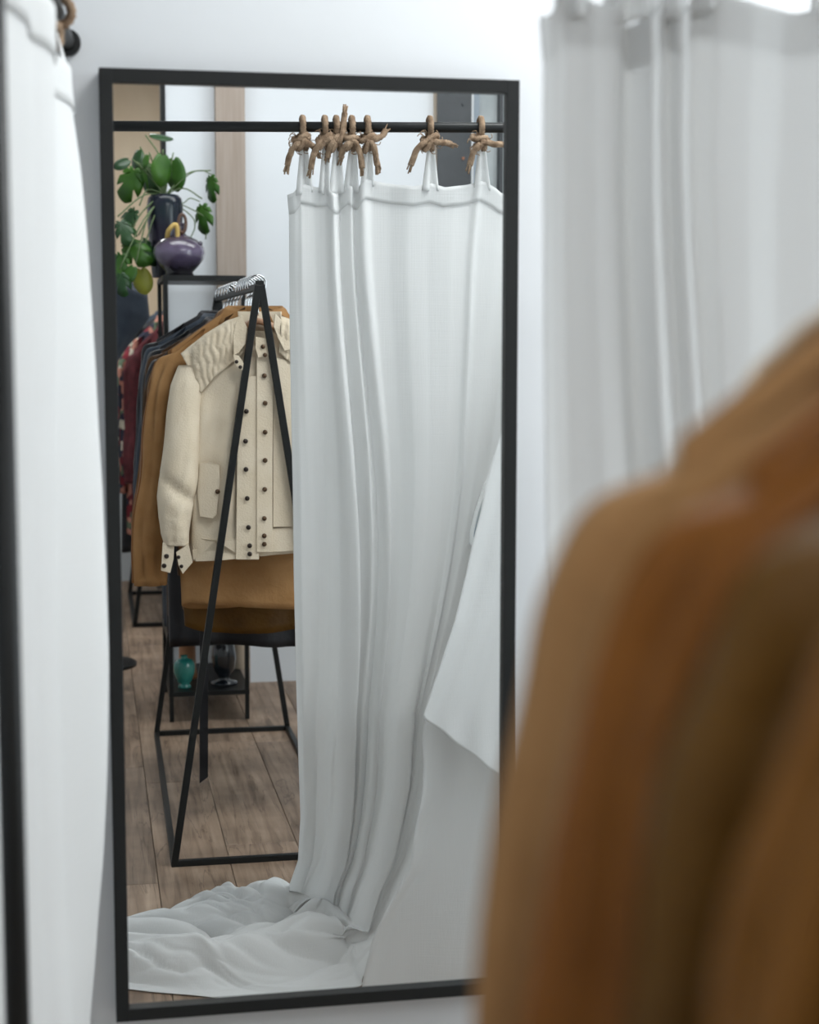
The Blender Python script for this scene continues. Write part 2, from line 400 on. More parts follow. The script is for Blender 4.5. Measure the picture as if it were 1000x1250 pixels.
# back of the shop
xb0 = M(203, 300, 4.27).x; xb1 = M(529, 150, 4.27).x
bw = tag(box('wall_back', xb0, xb1, YB - .1, YB, 0, ZC, BACKWALL), kind='structure')
tag(box('trim_1', xb0 - .014, xb0 + .004, YB - .11, YB + .012, 0, ZC, BLACK, bev=.001), kind='structure')
p0, p1 = M(263, 120, 4.2).x, M(299, 120, 4.2).x
tag(box('wooden_post', p0, p1, YB, YB + .07, 0, ZC, POSTW, bev=.002), 'pale wooden post against the white back wall behind the hangers', 'post')
tag(box('trim_2', xb1, M(533.5, 150, 4.25).x, YB - .1, YB + .025, 0, ZC, BEIGE), kind='structure')
# steel column (an I section), with bolts
c0, c1 = M(535, 150, 4.2).x, M(576.5, 150, 4.2).x
colr = empty('steel_column', ((c0 + c1) / 2, YB, 0), 'charcoal steel column with bolt heads between white wall and grey panel', 'column')
box('flange', c0, c1, YB + .045, YB + .06, 0, ZC, STEEL, colr, bev=.001)
box('flange', c0, c1, YB - .10, YB - .085, 0, ZC, STEEL, colr, bev=.001)
box('web', (c0 + c1) / 2 - .008, (c0 + c1) / 2 + .008, YB - .085, YB + .045, 0, ZC, STEEL, colr)
for px, py in ((566, 127), (566, 193), (573, 211)):
    q = M(px, py, 4.2); v, f = tube_vf([Vector((q.x, YB + .06, q.z)), Vector((q.x, YB + .068, q.z))], .006, 6)
    tag(mesh_obj('bolt_head', v, f, mat('rusty_bolt', (0.35, 0.14, 0.07), rough=.6) if py == 193 else STEEL, colr, smooth=False))
g0 = M(577.5, 150, 4.2).x; g1 = M(590, 150, 4.2).x; g2 = M(612, 150, 4.2).x
wp = tag(box('wall_panel', g0, XR, YB - .1, YB - .03, 0, ZC, CONCRETE), 'grey concrete panel beyond the steel column', 'wall panel', kind='structure')
tag(box('trim_3', g0, M(581, 150, 4.2).x, YB - .03, YB + .03, 0, ZC, mat('white_jamb', (0.78, 0.8, 0.81), rough=.5)), kind='structure')
tag(box('trim_4', M(581.5, 150, 4.2).x, M(590, 150, 4.2).x, YB - .03, YB + .0, 0, ZC, mat('blue_grey_jamb', (0.30, 0.35, 0.40), rough=.5)), kind='structure')
tag(box('trim_5', M(614, 150, 4.2).x, M(618, 150, 4.2).x, YB - .03, YB + .02, 0, ZC, STEEL), kind='structure')
# far recess on the left
tag(box('wall_far', XL, 1.08, YF - .1, YF, 0, ZC, GREYW), kind='structure')
tag(box('wall_recess', 1.0, 1.08, YF, YB - .11, 0, ZC, BACKWALL), kind='structure')
ply = tag(box('plywood_board', XL + .3, xb0 + .35, YF, YF + .02, 0.75, ZC - .05, PLY, bev=.001), 'raw plywood board on the wall behind the potted plant', 'board')

# unseen ceiling lamps; all but the first are added fill
for i, (x, y, p) in enumerate(CEIL):
    t = empty('unseen_ceiling_light', (x, y, 2.94), ['flat white ceiling light panel above the mirror and curtains', 'unseen ceiling light panel added as fill above the clothes rack', 'unseen ceiling light panel added to brighten the back wall', 'unseen ceiling light panel added to brighten the far recess'][i], 'lamp')
    box('housing', x - .57, x + .57, y - .30, y + .30, 2.95, 2.979, LAMPW, t, bev=.003)
    box('diffuser', x - .54, x + .54, y - .27, y + .27, 2.942, 2.95, LIT, t)

# ------------------------------------------------------------------ the mirror
mx0, mx1, mz0, mz1 = .0216, .6753, .3648, 1.8593
mr = empty('wall_mirror', ((mx0 + mx1) / 2, 0.0, mz0), 'tall rectangular wall mirror in a thin black frame', 'mirror')
FW = .0205
def frame_bar(x0, x1, z0, z1): return box('frame_bar', x0, x1, .0395, -.012, z0, z1, FRAME, mr, bev=.0008)
frame_bar(mx0, mx0 + FW, mz0, mz1); frame_bar(mx1 - FW, mx1, mz0, mz1)
frame_bar(mx0 + FW, mx1 - FW, mz1 - FW, mz1); frame_bar(mx0 + FW, mx1 - FW, mz0, mz0 + FW)
box('mirror_glass', mx0 + FW * .8, mx1 - FW * .8, .004, 0.0, mz0 + FW * .8, mz1 - FW * .8, MIRROR, mr)

# ------------------------------------------------------------------ the curtain rail
RZ = 1.901
RL = Vector((-.078, -1.07, RZ)); RR = Vector((1.75, -.90, RZ + .016))
def railY(x): return 1.07 - (x + .078) / 1.828 * .17
def railZ(x): return RZ + (x + .078) / 1.828 * .016
rl = empty('curtain_rail', (RL.x, RL.y, 0), 'black steel tube curtain rail on a corner post beside the mirror', 'rail')
tube('post', [(RL.x, RL.y, 0.0), (RL.x, RL.y, RZ + .011)], .0115, BLACK, rl, n=20)
lathe('base_plate', (RL.x, RL.y, 0.0), [(.05, 0), (.05, .004), (.047, .006), (.013, .007)], BLACK, rl)
tube('cross_rail', [RL, RR], .0112, BLACK, rl, n=20)
XW = S(82, 46, 0.0).x
tube('side_rail', [RL, (XW, .038, RZ)], .0112, BLACK, rl, n=20)
fz = S(83, 42, 0.0).z
lathe_v, lathe_f = tube_vf([Vector((XW, .0395, RZ)), Vector((XW, .026, RZ))], .020, 28)
mesh_obj('wall_flange', lathe_v, lathe_f, BLACK, rl, smooth=False)
tube('post', [(RR.x, RR.y, 0.0), (RR.x, RR.y, RR.z + .011)], .0115, BLACK, rl, n=20)

def rope_tie(parent, c, ang, seed, sc_=1.0, tails=None, rr=.0058):
    """jute rope looped over the rail at c, knotted below it, with loose tails"""
    r = random.Random(seed); c = Vector(c)
    ax = Vector((math.cos(ang), math.sin(ang), 0)); ay = Vector((-math.sin(ang), math.cos(ang), 0)); az = Vector((0, 0, 1))
    P = lambda a, b, z: c + (ax * a + ay * b + az * z) * sc_
    R = .017
    loop = [P(.002 * k / 10, R * math.sin(t), R * math.cos(t)) for k, t in enumerate([2 * PI * i / 14 for i in range(-7, 8)])]
    kz = -.029
    def wrap(cx, cz, ra, rb, tl, n=9, ph=0):
        return [P(cx + (ra * math.cos(t) * math.cos(tl)), .008 + .010 * math.sin(t), cz + rb * math.cos(t) * math.sin(tl) + .004 * math.sin(2 * t)) for t in [ph + 2 * PI * i / n for i in range(n + 1)]]
    tl = tails or [(-.026, -.035 - r.random() * .02), (.020 + r.random() * .012, -.02 - r.random() * .03)]
    vs, fs = [], []
    def add(pts, n, q=1.0):
        v, f = tube_vf(catmull(pts, n), rr * sc_ * q, 9, strands=3 if q > .5 else 0, twist=420)
        fs.extend(tuple(i + len(vs) for i in q_) for q_ in f); vs.extend(v)
    add(loop, 3)
    add(wrap(r.uniform(-.002, .002), kz + .006, .015, .010, r.uniform(-.5, .5)), 4)
    add(wrap(r.uniform(-.003, .003), kz - .004, .013, .014, r.uniform(.5, 1.1), ph=1), 4)
    add(wrap(.002, kz, .011, .012, r.uniform(-1.3, -.7), ph=2), 4)
    for a, z in tl:
        add([P(0, .012, kz), P(a * .4, .020, kz - .002 + z * .1 + r.uniform(-.004, .004)), P(a * .8, .015, kz + z * .5), P(a, .008, kz + z)], 6)
        e = P(a, .008, kz + z); d = (e - P(a * .8, .015, kz + z * .5)).normalized()
        for k in range(9):
            j = Vector((r.uniform(-1, 1), r.uniform(-1, 1), r.uniform(-1, 1))) * .45
            add([e - d * .004 + j * .008, e + d * .006 + j * .012, e + (d + j) * .014], 2, .24)
    for k in range(10):
        t = r.uniform(0, 2 * PI); e = P(.015 * math.cos(t), .012, kz + .014 * math.sin(t))
        add([e, e + (ax * math.cos(t) + az * math.sin(t)) * .010 + ay * .004, e + (ax * math.cos(t + .6) + az * math.sin(t + .6)) * .014], 2, .14)
    return mesh_obj('rope_tie', vs, fs, ROPE, parent)

# ------------------------------------------------------------------ big curtain hung on the cross rail
cur = empty('curtain', M(450, 250, 1.0), 'long white tab-top curtain tied with rope knots, pooled on the floor', 'curtain', )
Yof = lambda px: 1.07 - .000175 * (px - 140)
Lk = [(212, 351), (240, 351), (262, 353), (400, 354), (540, 356), (600, 357), (700, 358), (850, 362), (1000, 367), (1050, 364), (1085, 352)]
Rk = [(212, 770), (400, 720), (560, 668), (700, 618), (800, 580), (870, 556), (960, 545), (1040, 522), (1090, 500), (1150, 474)]
SLIT = [(586, 600), (592, 592), (625, 581), (650, 575.5), (664, 575), (670, 580)]
# where each fold line lands: u is 0 at the left edge
TOPK = [(0, 351), (.55, 446), (.80, 590), (1, 770)]
BOTL, BOTR = 1080, 1150
rnd = lambda u, v, s: noise.noise(Vector((u * s, v * s * .25, 3.1)))
FK = [(351, -.004), (357, .010), (368, .014), (384, .004), (398, .010), (408, .024), (412.5, .026), (414.5, -.012), (420, -.010), (427, .008), (431, .010), (434, -.010), (439, -.004), (445, .012), (450, .012), (456, -.002), (480, -.004), (500, .004), (530, .000), (560, .004), (582, .001), (588, .013), (594, .002), (620, .004), (650, -.006), (690, .006), (730, -.004), (770, .004)]
def fold(u, py):
    t = sstep(212, 1150, py)
    px = interp(TOPK, u) + 1.5 * math.sin(py * .006)
    # the fold lines drift sideways as they fall
    k = [interp(FK, px + d) for d in (-2.2, -1.1, 0, 1.1, 2.2)]
    f = (k[0] + 2 * k[1] + 3 * k[2] + 2 * k[3] + k[4]) / 9
    f += .006 * t * math.sin(u * 38 + 1.5 * math.sin(py * .004)) + .010 * t * math.sin(u * 17 + py * .002)
    f += .006 * math.sin(2 * PI * ((u - .55) * 2.6)) * sstep(.55, .65, u)
    return f * (1 + .5 * t)
def hem_py(px):
    ks = [(351, 238), (356, 236), (366, 225), (374, 226), (386, 229), (398, 228), (404, 234), (411, 238), (424, 226), (436, 232), (447, 219), (480, 225), (505, 228), (527, 224), (545, 229), (570, 226), (592, 221), (608, 229), (617, 236), (640, 236), (665, 222), (700, 236), (735, 222), (770, 238)]
    return interp(ks, px)
NROW_HANG = .72
def cur_pt(u, v):
    # hanging part v in 0..NROW_HANG, floor part beyond
    pxt = interp(TOPK, u)
    if v <= NROW_HANG:
        s = v / NROW_HANG
        top = hem_py(pxt)
        bot = BOTL + (BOTR - BOTL) * u
        py = top + (bot - top) * s
        L_, R_ = interp(Lk, py), interp(Rk, py)
        k = sstep(230, 900, py)
        lin = L_ + (R_ - L_) * ((pxt - 351) / (770 - 351))
        ev = L_ + (R_ - L_) * (.85 * u + .15 * (pxt - 351) / 419)
        px = lin + (ev - lin) * k
        if 586 < py < 670:
            lim = interp(SLIT, py)
            if px > lim - 3: px = lim - 3 * math.exp(-(px - lim + 3) / 3)
        Y = Yof(pxt) * (1 - k) + k * (1.07 - .16 * u) + .28 * sstep(850, 1150, py) * (1 - .95 * u)
        p = M(px, py, Y)
        amp = 1.0
        fd = fold(u, py)
        p += Vector((.25 * fd * math.sin(u * 31 + py * .003), fd * amp, 0))
        wr = sstep(700, 1080, py)
        p += Vector((0, .012 * noise.noise(Vector((u * 9, py * .004, 1))) * (.5 + wr) + .012 * wr * noise.noise(Vector((u * 14 + py * .01, py * .012, 5))), 0))
        return p
    s = (v - NROW_HANG) / (1 - NROW_HANG)
    keysL = [Vector((352, 1080, 0)), Vector((330, 1110, 0)), Vector((305, 1118, 0)), Vector((282, 1122, 0)), Vector((240, 1114, 0)), Vector((195, 1124, 0)), Vector((150, 1130, 0)), Vector((90, 1130, 0))]
    keysR = [Vector((468, 1150, 0)), Vector((448, 1180, 0)), Vector((440, 1192, 0)), Vector((376, 1206, 0)), Vector((300, 1211, 0)), Vector((240, 1208, 0)), Vector((150, 1197, 0)), Vector((90, 1180, 0))]
    n = len(keysL) - 1; q = s * n; i = min(int(q), n - 1); t = q - i
    def cm(K):
        a = K[max(i - 1, 0)]; b = K[i]; c = K[i + 1]; d = K[min(i + 2, n)]
        return 0.5 * ((2 * b) + (c - a) * t + (2 * a - 5 * b + 4 * c - d) * t * t + (3 * b - a - 3 * c + d) * t ** 3)
    A, B = cm(keysL), cm(keysR)
    c = A.lerp(B, u)
    fp = MF(c.x, c.y, .02)
    # start from the hanging bottom row and blend down to the floor
    e = sstep(0, .30, s)
    hang = cur_pt(u, NROW_HANG)
    edge = sstep(0, .10, u) * sstep(1.0, .72, u)
    wp = Vector((noise.noise(Vector((u * 3, s * 2, 1))), noise.noise(Vector((u * 3, s * 2, 5))), 0)) * .5
    g = Vector((u * 4.3 + s * 1.3, s * 1.6 - u * .8, 2.0)) + wp
    def puff(q): return min(1, abs(noise.noise(q)) * 2.6) ** .65
    h1, h2, h3 = puff(g), puff(g * 2.1 + Vector((4, 2, 7)) + wp), puff(g * 4.3 + wp * 2)
    z = edge * (.004 + (.052 + .03 * (1 - s)) * h1 + .028 * h2 + .010 * h3 + .06 * (1 - s) ** 2) + .004
    fp.x += .018 * noise.noise(g * 1.7 + Vector((0, 9, 0))); fp.y += .020 * noise.noise(g * 1.9 + Vector((9, 0, 0)))
    fp.z = z
    if s < .34:
        e = s / .34; e = e * (2 - e) if False else e
        back = cur_pt(u, NROW_HANG) - cur_pt(u, NROW_HANG - .04)
        P1 = hang + back * 2.2; P1.z = max(P1.z, z * .8)
        q = (1 - e) ** 2 * hang + 2 * e * (1 - e) * P1 + e * e * fp
        return q
    return fp
grid_obj('cloth', cur_pt, 230, 420, LINEN, cur)
# hem band, stitched along the top (a doubled strip)
def band_pt(u, v):
    pxt = interp(TOPK, u); top = hem_py(pxt)
    bot = BOTL + (BOTR - BOTL) * u
    s = ((24 * v) / (bot - top))
    p = cur_pt(u, s * NROW_HANG); p.y += .0025; return p
grid_obj('hem_band', band_pt, 230, 6, LINEN, cur, solid=.0015)
ties = [(370, 359, 382, 1), (397, 388, 404, 2), (411, 401, 421, 3), (430, 420, 439, 4), (449, 440, 457, 5), (525, 515, 537, 6), (587, 580, 602, 7), (660, 650, 670, 8), (690, 682, 698, 9)]
def u_of(px):
    for (a, p), (b, q) in zip(TOPK, TOPK[1:]):
        if px <= q: return a + (b - a) * (px - p) / (q - p)
    return 1
for (pt, b0, b1, sd) in ties:
    x = M(pt, 157, Yof(pt)).x; Yr = railY(x)
    c = Vector((x, -Yr, railZ(x)))
    B0, B1 = cur_pt(u_of(b0), .0), cur_pt(u_of(b1), .0)
    B0.z -= .012; B1.z -= .012; B0.y += .003; B1.y += .003
    T = c + Vector((0, .004, -.028))
    def strap_pt(u, v, B0=B0, B1=B1, T=T):
        a = B0.lerp(T + Vector((-.006, 0, 0)), v); b = B1.lerp(T + Vector((.006, 0, 0)), v)
        p = a.lerp(b, u); p.y += .010 * math.sin(PI * u) * (1 - v * .5) * math.sin(2 * PI * (u + .1)) ; return p
    grid_obj('strap', strap_pt, 14, 16, LINEN, cur, solid=.002)
    tl = {1: [(-.028, -.045), (.026, -.018)], 2: [(-.026, -.052), (.02, .012)], 3: [(.018, .055), (-.016, -.03)], 4: [(-.02, -.03), (.02, -.05)], 5: [(.036, .022), (.020, -.045)],
          6: [(-.036, -.045), (.042, -.004)], 7: [(.056, -.010), (-.020, -.045)]}.get(sd)
    rope_tie(cur, c + Vector((-.004, 0, 0)), math.atan2(.17, 1.828), sd, 1.12, tails=tl)

# ------------------------------------------------------------------ second curtain, nearer the mirror
cb = empty('curtain', M(600, 700, .80), 'plain white curtain overlapping the pooled one at its lower edge, with an added upper layer imitating a shadow edge', 'curtain')
Lb = [(212, 700), (440, 640), (480, 628), (545, 607), (590, 594), (625, 587.5), (665, 577), (700, 570), (760, 556), (872, 520), (905, 517), (960, 517), (1000, 508), (1060, 498), (1110, 470), (1150, 452), (1205, 441), (1235, 436)]
def cb_pt(u, v):
    py = 300 + (1252 - 300) * v
    L_ = interp(Lb, py) + .6 * math.sin(py * .11)
    px = L_ + u * (790 - L_)
    Y = .87 - .08 * sstep(300, 1200, py)
    p = M(px, py, Y)
    p.y += .010 * math.sin(u * 9 + py * .003 + 1) * (.4 + sstep(400, 1000, py)) + .006 * math.sin(u * 23) + .02 * math.exp(-(u / .035) ** 2) * sstep(900, 1000, py)
    p.y += .010 * noise.noise(Vector((u * 7, py * .006, 3)))
    p.z = max(p.z, .004)
    return p
grid_obj('cloth', cb_pt, 90, 200, LINEN, cb)
def cf_pt(u, v):  # added cloth; its slanted hem imitates the edge between light and shadow
    L0 = 480; 
    hem = 872 + 70 * u * 2.6 + 1.2 * math.sin(u * 40)
    py = L0 + (hem - L0) * v
    L_ = interp(Lb, py) - .6
    px = L_ + u * (760 - L_) - 10 * v ** 1.5
    p = M(px, py - 5 * v ** 1.5, .87 - .08 * sstep(300, 1200, py) - .022)
    p.y += .055 * v ** 1.5 + .006 * math.sin(u * 13 + v * 2) + .012 * noise.noise(Vector((u * 5, v * 2, 8))) + .004 * math.sin(u * 37 + v * 3) * v
    return p
grid_obj('light_edge_layer', cf_pt, 80, 110, LINEN, cb)
# floor toe of the lower left edge
def toe_pt(u, v):
    a = MF(412 + 75 * u, 1217 - 2 * u + 18 * v, .0); a.z = .008 + .012 * math.sin(PI * v) * (1 - u) ** .5 + .006 * noise.noise(Vector((u * 8, v * 4, 0))); return a
grid_obj('hem_fold', toe_pt, 24, 10, LINEN, cb)
# carry the curtain up to the rail with straps and rope ties
def cbt_pt(u, v):
    pxt = 705 + 85 * u; p = M(pxt, 240 + 60 * v, .86); return p
grid_obj('cloth_top', cbt_pt, 20, 8, LINEN, cb)
for k, pxb in enumerate((712, 748, 782)):
    B0, B1 = M(pxb - 9, 241, .862), M(pxb + 9, 241, .862)
    xm = (B0.x + B1.x) / 2; T = Vector((xm, -railY(xm), railZ(xm) - .028))
    def bsp(u, v, B0=B0, B1=B1, T=T): return B0.lerp(T - Vector((.006, 0, 0)), v).lerp(B1.lerp(T + Vector((.006, 0, 0)), v), u) + Vector((0, .008 * math.sin(PI * u) * (1 - v), 0))
    grid_obj('strap', bsp, 10, 12, LINEN, cb, solid=.002)
    rope_tie(cb, (xm, -railY(xm), railZ(xm)), .09, 40 + k, 1.12)

# ------------------------------------------------------------------ left curtain on the side rail
cl = empty('curtain', S(60, 600, .5), 'white tab-top curtain hanging from the side rail left of the mirror', 'curtain')
sil = [(40, 82), (105, 85), (146, 89), (200, 96), (300, 105), (450, 116), (600, 125), (720, 128.5), (800, 130), (950, 128), (1050, 125), (1100, 122), (1180, 117), (1250, 111), (1500, 100)]
mid = [(40, 64), (100, 66), (500, 67), (800, 70), (950, 73), (1100, 78), (1250, 87), (1500, 98)]
def cl_pt(u, v):
    z = (H + .36) + (.012 - (H + .36)) * v
    cols = []
    def at(fn, Y):
        # find the pixel row of height z at this distance, then the outline there
        py = 625
        for _ in range(3):
            p = S(60, py, Y); py += (p.z - z) / (D - Y) * F
        p = S(fn(py), py, Y); p.z = z; return p
    W = [(lambda y: interp(sil, y) - 14, .10), (lambda y: interp(sil, y) - 1, .20), (lambda y: interp(sil, y) - 5, .30), (lambda y: interp(mid, y) - 10, .42), (lambda y: interp(mid, y) - 6, .55),
         (lambda y: interp(mid, y), .66), (lambda y: interp(mid, y) - 12, .74), (lambda y: interp(mid, y) - 30, .80), (lambda y: interp(mid, y) - 34, .88), (lambda y: interp(mid, y) - 60, .96), (lambda y: interp(mid, y) - 92, 1.02)]
    n = len(W) - 1; q = u * n; i = min(int(q), n - 1); t = q - i
    K = [at(*W[max(0, min(n, j))]) for j in (i - 1, i, i + 1, i + 2)]
    a, b, c, d = K
    p = 0.5 * ((2 * b) + (c - a) * t + (2 * a - 5 * b + 4 * c - d) * t * t + (3 * b - a - 3 * c + d) * t ** 3)
    p.x += .004 * noise.noise(Vector((u * 6, v * 5, 2))) + .006 * noise.noise(Vector((u * 9 + v * 4, v * 9, 7))) * sstep(.5, 1, v)
    return p
grid_obj('cloth', cl_pt, 120, 130, LINEN, cl)
def clb_pt(u, v):
    p = cl_pt(u, v * .03); p.x += .003; return p
grid_obj('hem_band', clb_pt, 120, 5, LINEN, cl)
def side_x(Y): return XW + (RL.x - XW) * (Y / 1.07)
for k, (u0, u1, Y) in enumerate(((.06, .2, .22), (.42, .55, .62), (.68, .82, .86))):
    B0, B1 = cl_pt(u0, 0), cl_pt(u1, 0); B0.z -= .01; B1.z -= .01
    T = Vector((side_x(Y), -Y, RZ - .03))
    def sp(u, v, B0=B0, B1=B1, T=T):
        return B0.lerp(T + Vector((0, .006, 0)), v).lerp(B1.lerp(T - Vector((0, .006, 0)), v), u) + Vector((.008 * math.sin(PI * u) * (1 - v), 0, 0))
    grid_obj('strap', sp, 12, 14, LINEN, cl, solid=.002)
    rope_tie(cl, (side_x(Y), -Y + .004, RZ), PI / 2, 20 + k, 1.15)

# ------------------------------------------------------------------ garment rack
rk = empty('clothes_rack', (.46, -2.6, 0), 'black steel A-frame clothes rack holding coats beside the curtain', 'clothes rack')
A1 = M(317, 348, 1.865); A1.y = -1.865
RTZ = A1.z
NL = Vector((MF(215, 1070).x, -1.88, .008)); NR_ = Vector((2 * A1.x - NL.x, -1.88, .008))
FYk = 3.40
FL = Vector((MF(192, 903).x, -FYk, .008)); FR = Vector((MF(357, 903).x, -FYk, .008))
A2 = Vector(((FL.x + FR.x) / 2, -FYk, RTZ))
for apex, l, r in ((A1, NL, NR_), (A2, FL, FR)):
    bar('leg', apex + Vector((-.004, 0, 0)), l, .019, .019, BLACK, rk)
    bar('leg', apex + Vector((.004, 0, 0)), r, .019, .019, BLACK, rk)
    bar('base_bar', l + Vector((-.008, 0, 0)), r + Vector((.008, 0, 0)), .018, .018, BLACK, rk)
    slab('apex_plate', [apex + Vector(q) for q in ((-.011, -.008, .012), (.011, -.008, .012), (.017, -.008, -.05), (0, -.008, -.06), (-.017, -.008, -.05))], .0155, BLACK, rk)
bar('base_bar', NL, FL, .018, .018, BLACK, rk); bar('base_bar', NR_, FR, .018, .018, BLACK, rk)
bar('top_bar', A1 + Vector((0, 0, -.004)), A2 + Vector((0, 0, -.004)), .018, .018, BLACK, rk)

def hanger(Yh, label, wooden=True, xo=0.0, wmat=None, half=.165):
    t_ = (Yh - 1.88) / (FYk - 1.88); xc = A1.x + (A2.x - A1.x) * t_ + xo
    h = empty('coat_hanger', (xc, -Yh, RTZ - .09), label, 'hanger', 'hangers on the black A-frame rack')
    c = Vector((xc, -Yh, RTZ + .004))
    pts = [c + Vector((-.026, 0, -.012)), c + Vector((-.024, 0, .010)), c + Vector((-.010, 0, .024)), c + Vector((.010, 0, .022)), c + Vector((.022, 0, .006)), c + Vector((.016, 0, -.020)), c + Vector((.002, 0, -.036)), c + Vector((0, 0, -.085))]
    tube('hook', pts, .0026, CHROME, h, n=8, sm=5)
    vs = []; n = 15
    P = []
    for k in range(n):
        q = -1 + 2 * k / (n - 1); P.append(Vector((xc + half * q, -Yh + .012 * q * q, RTZ - .095 - .075 * abs(q) ** 1.2)))
    v, f = tube_vf(catmull(P, 2), (lambda s: .016 if wooden else .003), 10, ry=.5 if wooden else None)
    mesh_obj('shoulder_bar', v, f, HANGW if wooden else CHROME, h)
    return h

def coat(name, label, cat, Yc, material, zt=.052, sh=.285, drop=.135, hemz=.72, hemw=.20, chest=.225, thick=.045, out=.07, slen=.66, sr=.05, seed=1, group=None, lapel=None, xo=0.0,
         collar=True, sleeves=True, rackx=None, collar_mat=None, nfold=7):
    """hanging garment; zt, drop, hemz are measured from camera height"""
    t_ = (Yc - 1.88) / (FYk - 1.88); xc = (A1.x + (A2.x - A1.x) * t_ if rackx is None else rackx) + xo
    r = random.Random(seed)
    top = H + zt; c0 = Vector((xc, -Yc, top - .2))
    t = empty(name, c0, label, cat, group)
    NA, NR = 72, 44; ph = r.random() * 6
    vs, fs = [], []
    shb = sh * .84
    for j in range(NR):
        v = j / (NR - 1)
        wd = shb * (1 - v * 3) + chest * v * 3 if v < .33 else chest + (hemw - chest) * (v - .33) / .67
        th = thick * (.35 + .65 * sstep(0, .12, v)) * (1 + .25 * v)
        for i in range(NA):
            a = 2 * PI * i / NA; ca, sa = math.cos(a), math.sin(a)
            x = math.copysign(abs(ca) ** .75, ca); y = math.copysign(abs(sa) ** .85, sa)
            xt = x * shb
            dz = drop * .70 * (max(0, abs(xt) - .065) / (shb - .065)) ** 1.0 if abs(xt) > .065 else 0
            neck = .045 * (1 - (xt / .065) ** 2) if abs(xt) < .065 and sa > 0 else 0
            zz0 = top - dz - neck
            zz = zz0 + (H + hemz * -1 + .012 * math.sin(2 * a + ph) - zz0) * v
            fo = 1 + v * .35 * math.sin(nfold * a + ph + 2 * v) * abs(sa) + .10 * noise.noise(Vector((ca * 3, sa * 3 + seed, v * 5)))
            vs.append(Vector((xc + x * wd * (1 + .02 * math.sin(3 * a + ph) * v), -Yc + y * th * fo, zz)))
    for j in range(NR - 1):
        for i in range(NA):
            k = (i + 1) % NA; fs.append((j * NA + i, j * NA + k, (j + 1) * NA + k, (j + 1) * NA + i))
    mesh_obj('body', vs, fs, material, t, solid=.003)
    if sleeves:
        for s in (-1, 1):
            so = out + r.uniform(-.01, .01)
            P = [Vector((xc + s * (shb - .055), -Yc, top - drop * .58 + .010)), Vector((xc + s * (sh - .052), -Yc, top - drop + .012)), Vector((xc + s * (sh - .042 + so * .22), -Yc + .004, top - drop - .08)),
                 Vector((xc + s * (sh - .045 + so * .55), -Yc + .008 * s, top - drop - .28)), Vector((xc + s * (sh - .045 + so * .9), -Yc + .012, top - drop - slen * .75)), Vector((xc + s * (sh - .05 + so), -Yc + .012, top - drop - slen))]
            path = catmull(P, 9); vs, fs = [], []; n = 26
            for i, p in enumerate(path):
                q = i / (len(path) - 1)
                rx = sr * (.80 + .24 * sstep(0, .18, q)) * (1 - .12 * q); ry = thick * (.82 + .2 * sstep(0, .2, q)) 
                for k in range(n):
                    a = 2 * PI * k / n
                    nn = 1 + .16 * noise.noise(Vector((math.cos(a) * 2, math.sin(a) * 2 + seed * 3 + s, q * 7))) - .6 * (1 - abs(math.sin(2.5 * a + ph + q * 1.6 + 1.2 * noise.noise(Vector((q * 3, seed, 0)))))) ** 3 * sstep(.0, .3, q)
                    z = p.z - .03 * (1 - sstep(0, .2, q)) * (math.cos(a) * s)
                    vs.append(Vector((p.x + math.cos(a) * rx * nn, p.y + math.sin(a) * ry * nn, z)))
            for i in range(len(path) - 1):
                for k in range(n):
                    k2 = (k + 1) % n; fs.append((i * n + k, i * n + k2, (i + 1) * n + k2, (i + 1) * n + k))
            fs.append(tuple(range(n)))
            mesh_obj('sleeve', vs, fs, material, t, solid=.0025)
    if collar:
        vs, fs = [], []; n = 30
        prof = [(1.0, -.01), (.93, .008), (.97, .014), (1.08, .006), (1.22, -.014), (1.34, -.032)]
        for j, (k_, z) in enumerate(prof):
            for i in range(n):
                a = PI * .62 + (2 * PI - PI * .24) * i / (n - 1)
                vs.append(Vector((xc + .078 * k_ * math.cos(a), -Yc + (.034 + .012 * (k_ - 1)) * k_ * math.sin(a) - .002, top - .012 + z - .012 * max(0, math.sin(a)))))
        for j in range(len(prof) - 1):
            for i in range(n - 1): fs.append((j * n + i, j * n + i + 1, (j + 1) * n + i + 1, (j + 1) * n + i))
        mesh_obj('collar', vs, fs, collar_mat or material, t, solid=.004)
    if lapel:
        for s in (-1, 1):
            pts = [(.03, 0), (.085, -.03), (.11, -.12), (.07, -.13), (.012, -.30), (.004, -.28)]
            slab('lapel', [Vector((xc + s * a, -Yc + thick * .9, top + b)) for a, b in (pts if s > 0 else pts[::-1])], .006, lapel, t)
    return t

G = 'leather and suede coats on the A-frame rack'
# cream jacket, hung first, facing the mirror ------------------------------------------------
YC = 1.93
hanger(YC - .01, 'wooden hanger with chrome hook inside the cream jacket')
cj = empty('cream_jacket', M(317, 400, YC), 'cream cotton jacket with bronze snaps hung first on the A-frame rack', 'jacket')
cjx = A1.x; tjx = lambda px, py: M(px, py, YC)
